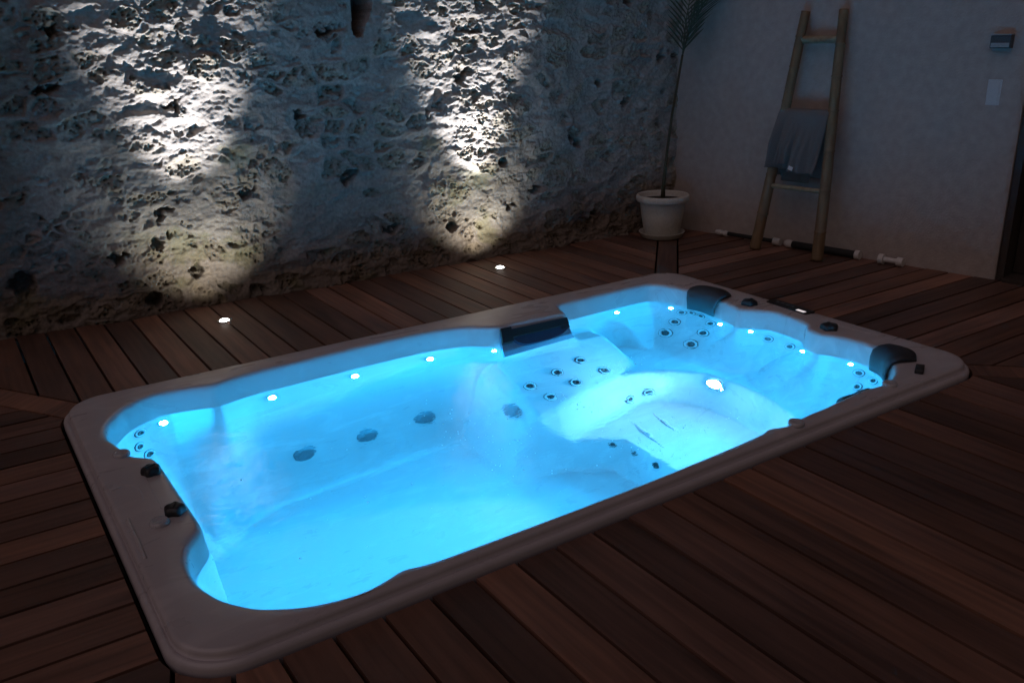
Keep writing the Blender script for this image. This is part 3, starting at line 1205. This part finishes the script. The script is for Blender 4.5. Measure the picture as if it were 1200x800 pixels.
M_FLAP = noise_mat('dark_blue_flap', (0.020, 0.035, 0.075), (0.03, 0.05, 0.095), nscale=20, rough=0.35)
M_FACE = noise_mat('blue_grey_face', (0.12, 0.16, 0.22), (0.16, 0.20, 0.26), nscale=20, rough=0.4)
bm = bmesh.new()
skim_patch(bm, 0, 1, 0.0, 1.15, -.03, 0)
o_ = fin('skimmer', bm, M_FACE, spa, smooth=False)
bm = bmesh.new()
skim_patch(bm, .0, .985, .02, .34, .002, .020)
skim_patch(bm, -.01, .14, -.06, .52, .003, .028)
skim_patch(bm, .86, .985, .345, .50, .002, .016)
fin('skimmer_bar', bm, M_BLACK, o_, smooth=False)
bm = bmesh.new()
skim_patch(bm, .145, .97, .345, .80, .001, .006, .36, nb=.020)
fin('skimmer_flap', bm, M_FLAP, o_, smooth=False)

# control panel at the right rim
bm = bmesh.new()
PM = Matrix.Translation((1.885, .02, RIM_Z - .004)) @ Matrix.Rotation(math.radians(-94), 4, 'Z')
add_box(bm, (-.155, -.040, 0), (.155, .040, .016), .007)
cp = fin('control_panel', bm, M_BLACK, spa, smooth=False)
cp.matrix_world = PM
bm = bmesh.new()
add_box(bm, (.075, -.036, .0158), (.135, -.012, .0175), .0005)
fin('panel_display', bm, M_DISPLAY, cp, smooth=False)
bm = bmesh.new()
for k in range(4):
    add_lathe_bm = bmesh.new()
    add_box(bm, (-.11 + k * .04, -.01, .0155), (-.09 + k * .04, .01, .018), .002)
    add_lathe_bm.free()
fin('panel_button', bm, M_GREYP, cp, smooth=False)

# air bubbles, foam specks, and white beads standing for sparkles on the water
bm = bmesh.new()


def speck(x, y, r_, z=WATER_Z):
    bmesh.ops.create_icosphere(bm, subdivisions=1, radius=r_, matrix=Matrix.Translation((x, y, z)))


BUB = []
#BUB_BEGIN
BUB += [(.62, .10, .10, .05, 34), (.16, -.18, .05, .10, 30), (.12, -.68, .05, .10, 40), (.47, -.62, .14, .08, 40), (-.38, -.2, .10, .28, 60), (-.9, -.45, .4, .3, 25)]
#BUB_END
for (cx_, cy_, sx_, sy_, cnt) in BUB:
    for k in range(cnt):
        speck(cx_ + random.gauss(0, sx_), cy_ + random.gauss(0, sy_), random.uniform(.0012, .0032) if random.random() < .85 else random.uniform(.003, .005))
if BUB:
    M_FOAM_SPARKLE = mat_base('foam', (0.85, 0.88, 0.9), 0.3)
    ob = fin('bubbles_and_sparkles', bm, M_FOAM_SPARKLE)
    ob['kind'] = 'stuff'
    tag(ob, 'small white air bubbles and beads standing for sparkles, scattered on the blue water', 'bubbles')
else:
    bm.free()

# ------------------------------------------------------------------ in-ground uplights
def uplight(x, y, label):
    t = thing('ground_uplight', label, 'uplight', (x, y, 0.0), group='round uplights let into the deck by the stone wall')
    bm = bmesh.new()
    add_lathe(bm, [(.046, .0), (.046, .004), (.040, .006), (.031, .006), (.030, .003)], 32)
    fin('bezel', bm, M_CHROME, t)
    bm = bmesh.new()
    add_lathe(bm, [(.030, .004), (.025, .010), (.014, .014), (0, .015)], 24)
    fin('lens', bm, M_LENS, t)
    for nm, pw, size, blend, tilt, col in (('beam', UPLIGHT_BEAM, 44, 1.0, 10, (.94, .965, 1.0)), ('spill', UPLIGHT_SPILL, 104, 1.0, 41, (.97, .97, .86))):
        ld = bpy.data.lights.new(nm, 'SPOT')
        ld.energy = pw
        ld.spot_size = math.radians(size)
        ld.spot_blend = blend
        ld.shadow_soft_size = .016
        ld.color = col
        lo = bpy.data.objects.new(nm, ld)
        COL.objects.link(lo)
        lo.parent = t
        lo.location = (0, 0, .045)
        lo.rotation_euler = (math.radians(180 + tilt) * -1 if False else math.radians(180 - tilt), 0, 0)
    return t


uplight(-.891, 2.073, 'small glowing uplight in the deck under the broad left pool of wall light')
uplight(1.15, 2.075, 'small glowing uplight in the deck under the wall light column nearer the palm pot')

# ------------------------------------------------------------------ potted palm
M_POT = noise_mat('cream_clay_pot', (0.50, 0.47, 0.43), (0.60, 0.57, 0.53), nscale=10, rough=0.7)
M_SOIL = noise_mat('potting_soil', (0.02, 0.014, 0.01), (0.04, 0.03, 0.02), nscale=40, rough=0.95)
M_STEM = noise_mat('palm_stem', (0.035, 0.035, 0.018), (0.07, 0.065, 0.035), nscale=25, rough=0.7)
M_LEAF = noise_mat('palm_leaflet', (0.035, 0.045, 0.02), (0.06, 0.075, 0.035), nscale=12, rough=0.5)
PXp, PYp = 2.765, 2.08
sau = thing('pot_saucer', 'round cream saucer under the palm pot', 'saucer', (PXp, PYp, .0025))
bm = bmesh.new()
add_lathe(bm, [(0, 0), (.150, 0), (.168, .008), (.186, .045), (.190, .050), (.183, .050), (.162, .014), (.150, .010), (0, .010)], 48)
fin('dish', bm, M_POT, sau)
palm = thing('potted_palm', 'slender young palm with feathery fronds in a cream clay pot', 'potted palm', (PXp, PYp, .0135))
bm = bmesh.new()
add_lathe(bm, [(0, 0), (.132, 0), (.142, .008), (.172, .17), (.186, .285), (.190, .290), (.212, .292), (.217, .300), (.217, .335), (.211, .345), (.196, .345), (.190, .33), (.180, .27), (0, .27)], 56)
fin('pot', bm, M_POT, palm)
bm = bmesh.new()
add_lathe(bm, [(.183, .298), (.12, .306), (.05, .312), (0, .314)], 32)
fin('soil', bm, M_SOIL, palm)
bm = bmesh.new()
st = [(0, 0, .30), (.004, 0, .42), (.03, -.002, .70), (.07, -.005, 1.0), (.115, -.01, 1.25), (.145, -.015, 1.43)]
add_tube(bm, st, [.021, .015, .011, .010, .009, .009], 10)
fin('stem', bm, M_STEM, palm)


def frond(dirx, diry, length, curve, n_leaf=22, start=(.145, -.015, 1.42), leaf_len=.30):
    bm_ = bmesh.new()
    d0 = Vector((dirx, diry, 0))
    pts = []
    p = Vector(start)
    ang = math.radians(80)
    N = 24
    for k in range(N + 1):
        pts.append(p.copy())
        ang -= math.radians(curve) / N
        p = p + (d0.normalized() * math.cos(ang) + Vector((0, 0, math.sin(ang)))) * (length / N)
    add_tube(bm_, pts, [.0055 * (1 - .75 * k / N) for k in range(N + 1)], 6)
    side0 = Vector((-d0.y, d0.x, 0)).normalized()
    for k in range(n_leaf):
        u = .05 + .93 * k / (n_leaf - 1)
        fidx = u * N
        i0 = min(int(fidx), N - 1)
        base_ = pts[i0].lerp(pts[i0 + 1], fidx - i0)
        tg = (pts[i0 + 1] - pts[i0]).normalized()
        LL = leaf_len * (math.sin(math.pi * (0.20 + .75 * u)) ** .7) * random.uniform(.9, 1.08)
        for sgn in (1, -1):
            dirn = (tg * .80 + side0 * sgn * .62 + Vector((random.uniform(-.05, .05), random.uniform(-.05, .05), random.uniform(-.04, .04)))).normalized()
            wv__ = dirn.cross(side0.cross(tg)).normalized()
            prev_ = None
            for q_ in range(6):
                t_q = q_ / 5
                c_ = base_ + dirn * LL * t_q + Vector((0, 0, -.10 * LL * t_q * t_q))
                w_ = .0068 * (math.sin(math.pi * (0.12 + .88 * t_q)) ** .8) + .0004
                a_ = bm_.verts.new(c_ + wv__ * w_)
                b__ = bm_.verts.new(c_ - wv__ * w_ + Vector((0, 0, .002)))
                if prev_:
                    bm_.faces.new((prev_[0], a_, b__, prev_[1]))
                prev_ = (a_, b__)
    return fin('frond', bm_, M_LEAF, palm)


frond(.8, -.75, 1.0, 48)
frond(-.55, -.85, .9, 55)
frond(.35, -.5, 1.1, 20, 24)
frond(.95, -.15, .85, 62)

# ------------------------------------------------------------------ bamboo ladder and towel
M_BAMBOO = noise_mat('dry_bamboo', (0.125, 0.078, 0.042), (0.20, 0.13, 0.072), scale=(14, 14, 3), nscale=2, rough=0.5)
M_RUNG = noise_mat('pale_bamboo', (0.20, 0.155, 0.10), (0.28, 0.22, 0.145), scale=(14, 14, 14), nscale=2, rough=0.55)
LB = (Vector((3.026, 1.297, 0.003)), Vector((3.085, .764, 0.003)))
LT = (Vector((3.262, 1.190, 1.735)), Vector((3.312, .905, 1.738)))
lad = thing('bamboo_ladder', 'decorative bamboo ladder leaning against the plaster wall', 'ladder', (LB[0] + LB[1]) / 2)
LO = (LB[0] + LB[1]) / 2
for s in (0, 1):
    bm = bmesh.new()
    pts, rad = [], []
    nodes = [0.16, .33, .50, .64, .78, .90] if s == 0 else [0.12, .29, .45, .61, .745, .87]
    stations = sorted(set([0, .01, 1.0] + [round(k / 40, 4) for k in range(41)] + [x + dx for x in nodes for dx in (-.006, -.002, .002, .006)]))
    for t in stations:
        p = LB[s].lerp(LT[s], t) - LO
        p += Vector((math.sin(t * 5 + s) * .004, math.cos(t * 4 + s) * .004, 0))
        r_ = .043 - .010 * t
        nd = min(abs(t - x) for x in nodes)
        if nd < .003:
            r_ += .003
        elif nd < .007:
            r_ -= .0012
        pts.append(p); rad.append(r_)
    add_tube(bm, pts, rad, 14)
    fin('rail', bm, M_BAMBOO, lad)
RUNGS = [(.888, .028), (.59, .020), (.285, .018)]
for t, r_ in RUNGS:
    bm = bmesh.new()
    a, b = LB[0].lerp(LT[0], t) - LO, LB[1].lerp(LT[1], t) - LO
    add_tube(bm, [a.lerp(b, u) for u in (-.02, .1, .3, .5, .7, .9, 1.02)], [r_, r_, r_ * .97, r_, r_ * .97, r_, r_], 12)
    fin('rung', bm, M_RUNG, lad)

M_TOWEL = noise_mat('grey_terry', (0.165, 0.15, 0.148), (0.225, 0.205, 0.20), nscale=60, rough=0.95, bump=0.8, bscale=160)
tow = thing('bath_towel', 'crumpled grey towel draped over a ladder rung', 'towel', LO)


def towel_sheet(t_r, u0, u1, drop_front, drop_back, off, seed, skew=0.0):
    """cloth over the rung at t_r, between u0 and u1 along it"""
    bm_ = bmesh.new()
    A_, B_ = LB[0].lerp(LT[0], t_r) - LO, LB[1].lerp(LT[1], t_r) - LO
    r_ = .022 + off
    nf_ = WN.copy()
    down = Vector((0, 0, -1))
    path = []
    nfr = 26
    for k in range(nfr + 1):
        path.append(('f', drop_front * (1 - k / nfr)))
    for k in range(1, 8):
        path.append(('o', math.pi * k / 8))
    for k in range(22):
        path.append(('b', drop_back * k / 21))
    nw = 34
    rows = []
    for kind, val in path:
        row = []
        for i_ in range(nw + 1):
            w = i_ / nw
            u = u0 + (u1 - u0) * w
            c_ = A_.lerp(B_, u)
            fold = float(fbm(np.array([w * 4.2 + seed + val * (.8 if kind != 'o' else 0)]), np.array([0.3 + (val if kind != 'o' else 0) * 1.3]), 300 + seed, 3)[0])
            al_ = (B_ - A_).normalized()
            if kind == 'f':
                spread = 1 + skew * val
                amp = .016 + .105 * min(1, val / .22)
                c2 = c_ + nf_ * (r_ + amp * (fold + .35) + .012 * val) + down * (val + .02 * math.sin(w * 3 + seed) * val * 2)
                c2 += al_ * (-.10 * val * (1 if skew >= 0 else -1) + (w - .5) * -.06 * val)
            elif kind == 'o':
                a_ = val
                c2 = c_ + nf_ * (r_ * math.cos(a_)) + Vector((0, 0, r_ * math.sin(a_))) + nf_ * .003 * fold
            else:
                c2 = c_ - nf_ * (r_ + .01 * fold * min(1, val / .2)) + down * val
                c2 += nf_ * (.13 * val) * 0
                c2 += al_ * (-.08 * val)
            row.append(bm_.verts.new(c2))
        rows.append(row)
    for a_, b__ in zip(rows, rows[1:]):
        for i_ in range(nw):
            bm_.faces.new((a_[i_], a_[i_ + 1], b__[i_ + 1], b__[i_]))
    return bm_


bm = towel_sheet(.59, -.05, .97, .40, .46, .016, 5)
ft = fin('terry_cloth', bm, M_TOWEL, tow)
md = ft.modifiers.new('thick', 'SOLIDIFY'); md.thickness = .007; md.offset = 0
bm = towel_sheet(.59, .10, .70, .36, .50, .004, 9)
ft2 = fin('inner_fold', bm, M_TOWEL, tow)
md = ft2.modifiers.new('thick', 'SOLIDIFY'); md.thickness = .007; md.offset = 0
M_TAG = noise_mat('white_label', (0.62, 0.62, 0.64), (0.7, 0.7, 0.72), nscale=60, rough=0.8)
tv = ft.data.vertices[2 * 35 + 19].co
bm = bmesh.new()
add_box(bm, (-.018, -.0015, -.014), (.018, .0015, .014), 0, Matrix.Translation(tv + WN * .012) @ Matrix((WD, -WN, (0, 0, 1))).transposed().to_4x4() @ Matrix.Rotation(.3, 4, 'Y'))
fin('care_label', bm, M_TAG, tow, smooth=False)

# ------------------------------------------------------------------ wall fixtures
M_WHITEP = noise_mat('white_plastic', (0.47, 0.47, 0.49), (0.53, 0.53, 0.55), nscale=20, rough=0.35)
OS = wall_pt(2.475, .0, 1.2)
sw = thing('light_switch', 'white double light switch plate on the plaster wall', 'light switch', OS)
bm = bmesh.new()
wall_box(bm, 2.434, 2.517, -.002, .009, 1.128, 1.286, OS, .004)
fin('plate', bm, M_WHITEP, sw, smooth=False)
for z0_ in (1.138, 1.209):
    bm = bmesh.new()
    wall_box(bm, 2.444, 2.507, .009, .014, z0_, z0_ + .066, OS, .002)
    fin('rocker', bm, M_WHITEP, sw, smooth=False)
OV = wall_pt(2.486, 0, 1.515)
M_FIX = noise_mat('dark_grey_metal', (0.05, 0.055, 0.06), (0.08, 0.085, 0.09), nscale=20, rough=0.4)
M_FIX2 = noise_mat('light_grey_cover', (0.26, 0.27, 0.28), (0.32, 0.33, 0.34), nscale=20, rough=0.4)
wlt = thing('wall_lamp', 'small unlit box-shaped grey wall lamp above the light switch', 'wall lamp', OV)
bm = bmesh.new()
wall_box(bm, 2.425, 2.545, -.002, .055, 1.475, 1.552, OV, .005)
fin('lamp_body', bm, M_FIX, wlt, smooth=False)
bm = bmesh.new()
wall_box(bm, 2.432, 2.538, .056, .060, 1.482, 1.508, OV, .001)
fin('diffuser', bm, M_FIX2, wlt, smooth=False)
bm = bmesh.new()
wall_box(bm, 2.423, 2.547, .002, .062, 1.553, 1.560, OV, .002)
fin('lamp_cover', bm, M_FIX2, wlt, smooth=False)

# ------------------------------------------------------------------ pipe along the foot of the wall
M_PIPE = noise_mat('black_insulation', (0.012, 0.012, 0.013), (0.022, 0.022, 0.024), nscale=30, rough=0.8)
M_PVC = noise_mat('white_pvc', (0.50, 0.47, 0.46), (0.58, 0.55, 0.54), nscale=20, rough=0.4)
OP = wall_pt(1.3, .06, 0)
pipe = thing('drain_pipe', 'black insulated pipe with white couplings along the foot of the plaster wall', 'pipe', OP)


def along(bm_, segs):
    pts = [wall_pt(s_, .062, .034) - OP for s_, _ in segs]
    add_tube(bm_, pts, [r_ for _, r_ in segs], 16)


bm = bmesh.new()
along(bm, [(.60, .016), (1.05, .016)])
along(bm, [(1.20, .027), (1.72, .027)])
fin('insulation', bm, M_PIPE, pipe)
for segs in ([(.50, .014), (.53, .022), (.56, .022), (.561, .016), (.585, .016), (.586, .022), (.62, .022)],
             [(1.04, .030), (1.10, .030)],
             [(1.14, .022), (1.16, .031), (1.205, .031)],
             [(1.715, .034), (1.75, .034)]):
    bm = bmesh.new()
    along(bm, segs)
    fin('coupling', bm, M_PVC, pipe, smooth=False)
OC = wall_pt(2.0, .06, 0)
fit = thing('pipe_fitting', 'loose white pipe fitting with two flanged ends lying by the wall', 'pipe fitting', OC)
bm = bmesh.new()
pts = [wall_pt(s_, .075, .037) - OC for s_ in (1.90, 1.935, 1.936, 2.03, 2.031, 2.075)]
add_tube(bm, pts, [.037, .037, .020, .018, .032, .032], 18)
fin('pvc_body', bm, M_PVC, fit, smooth=False)
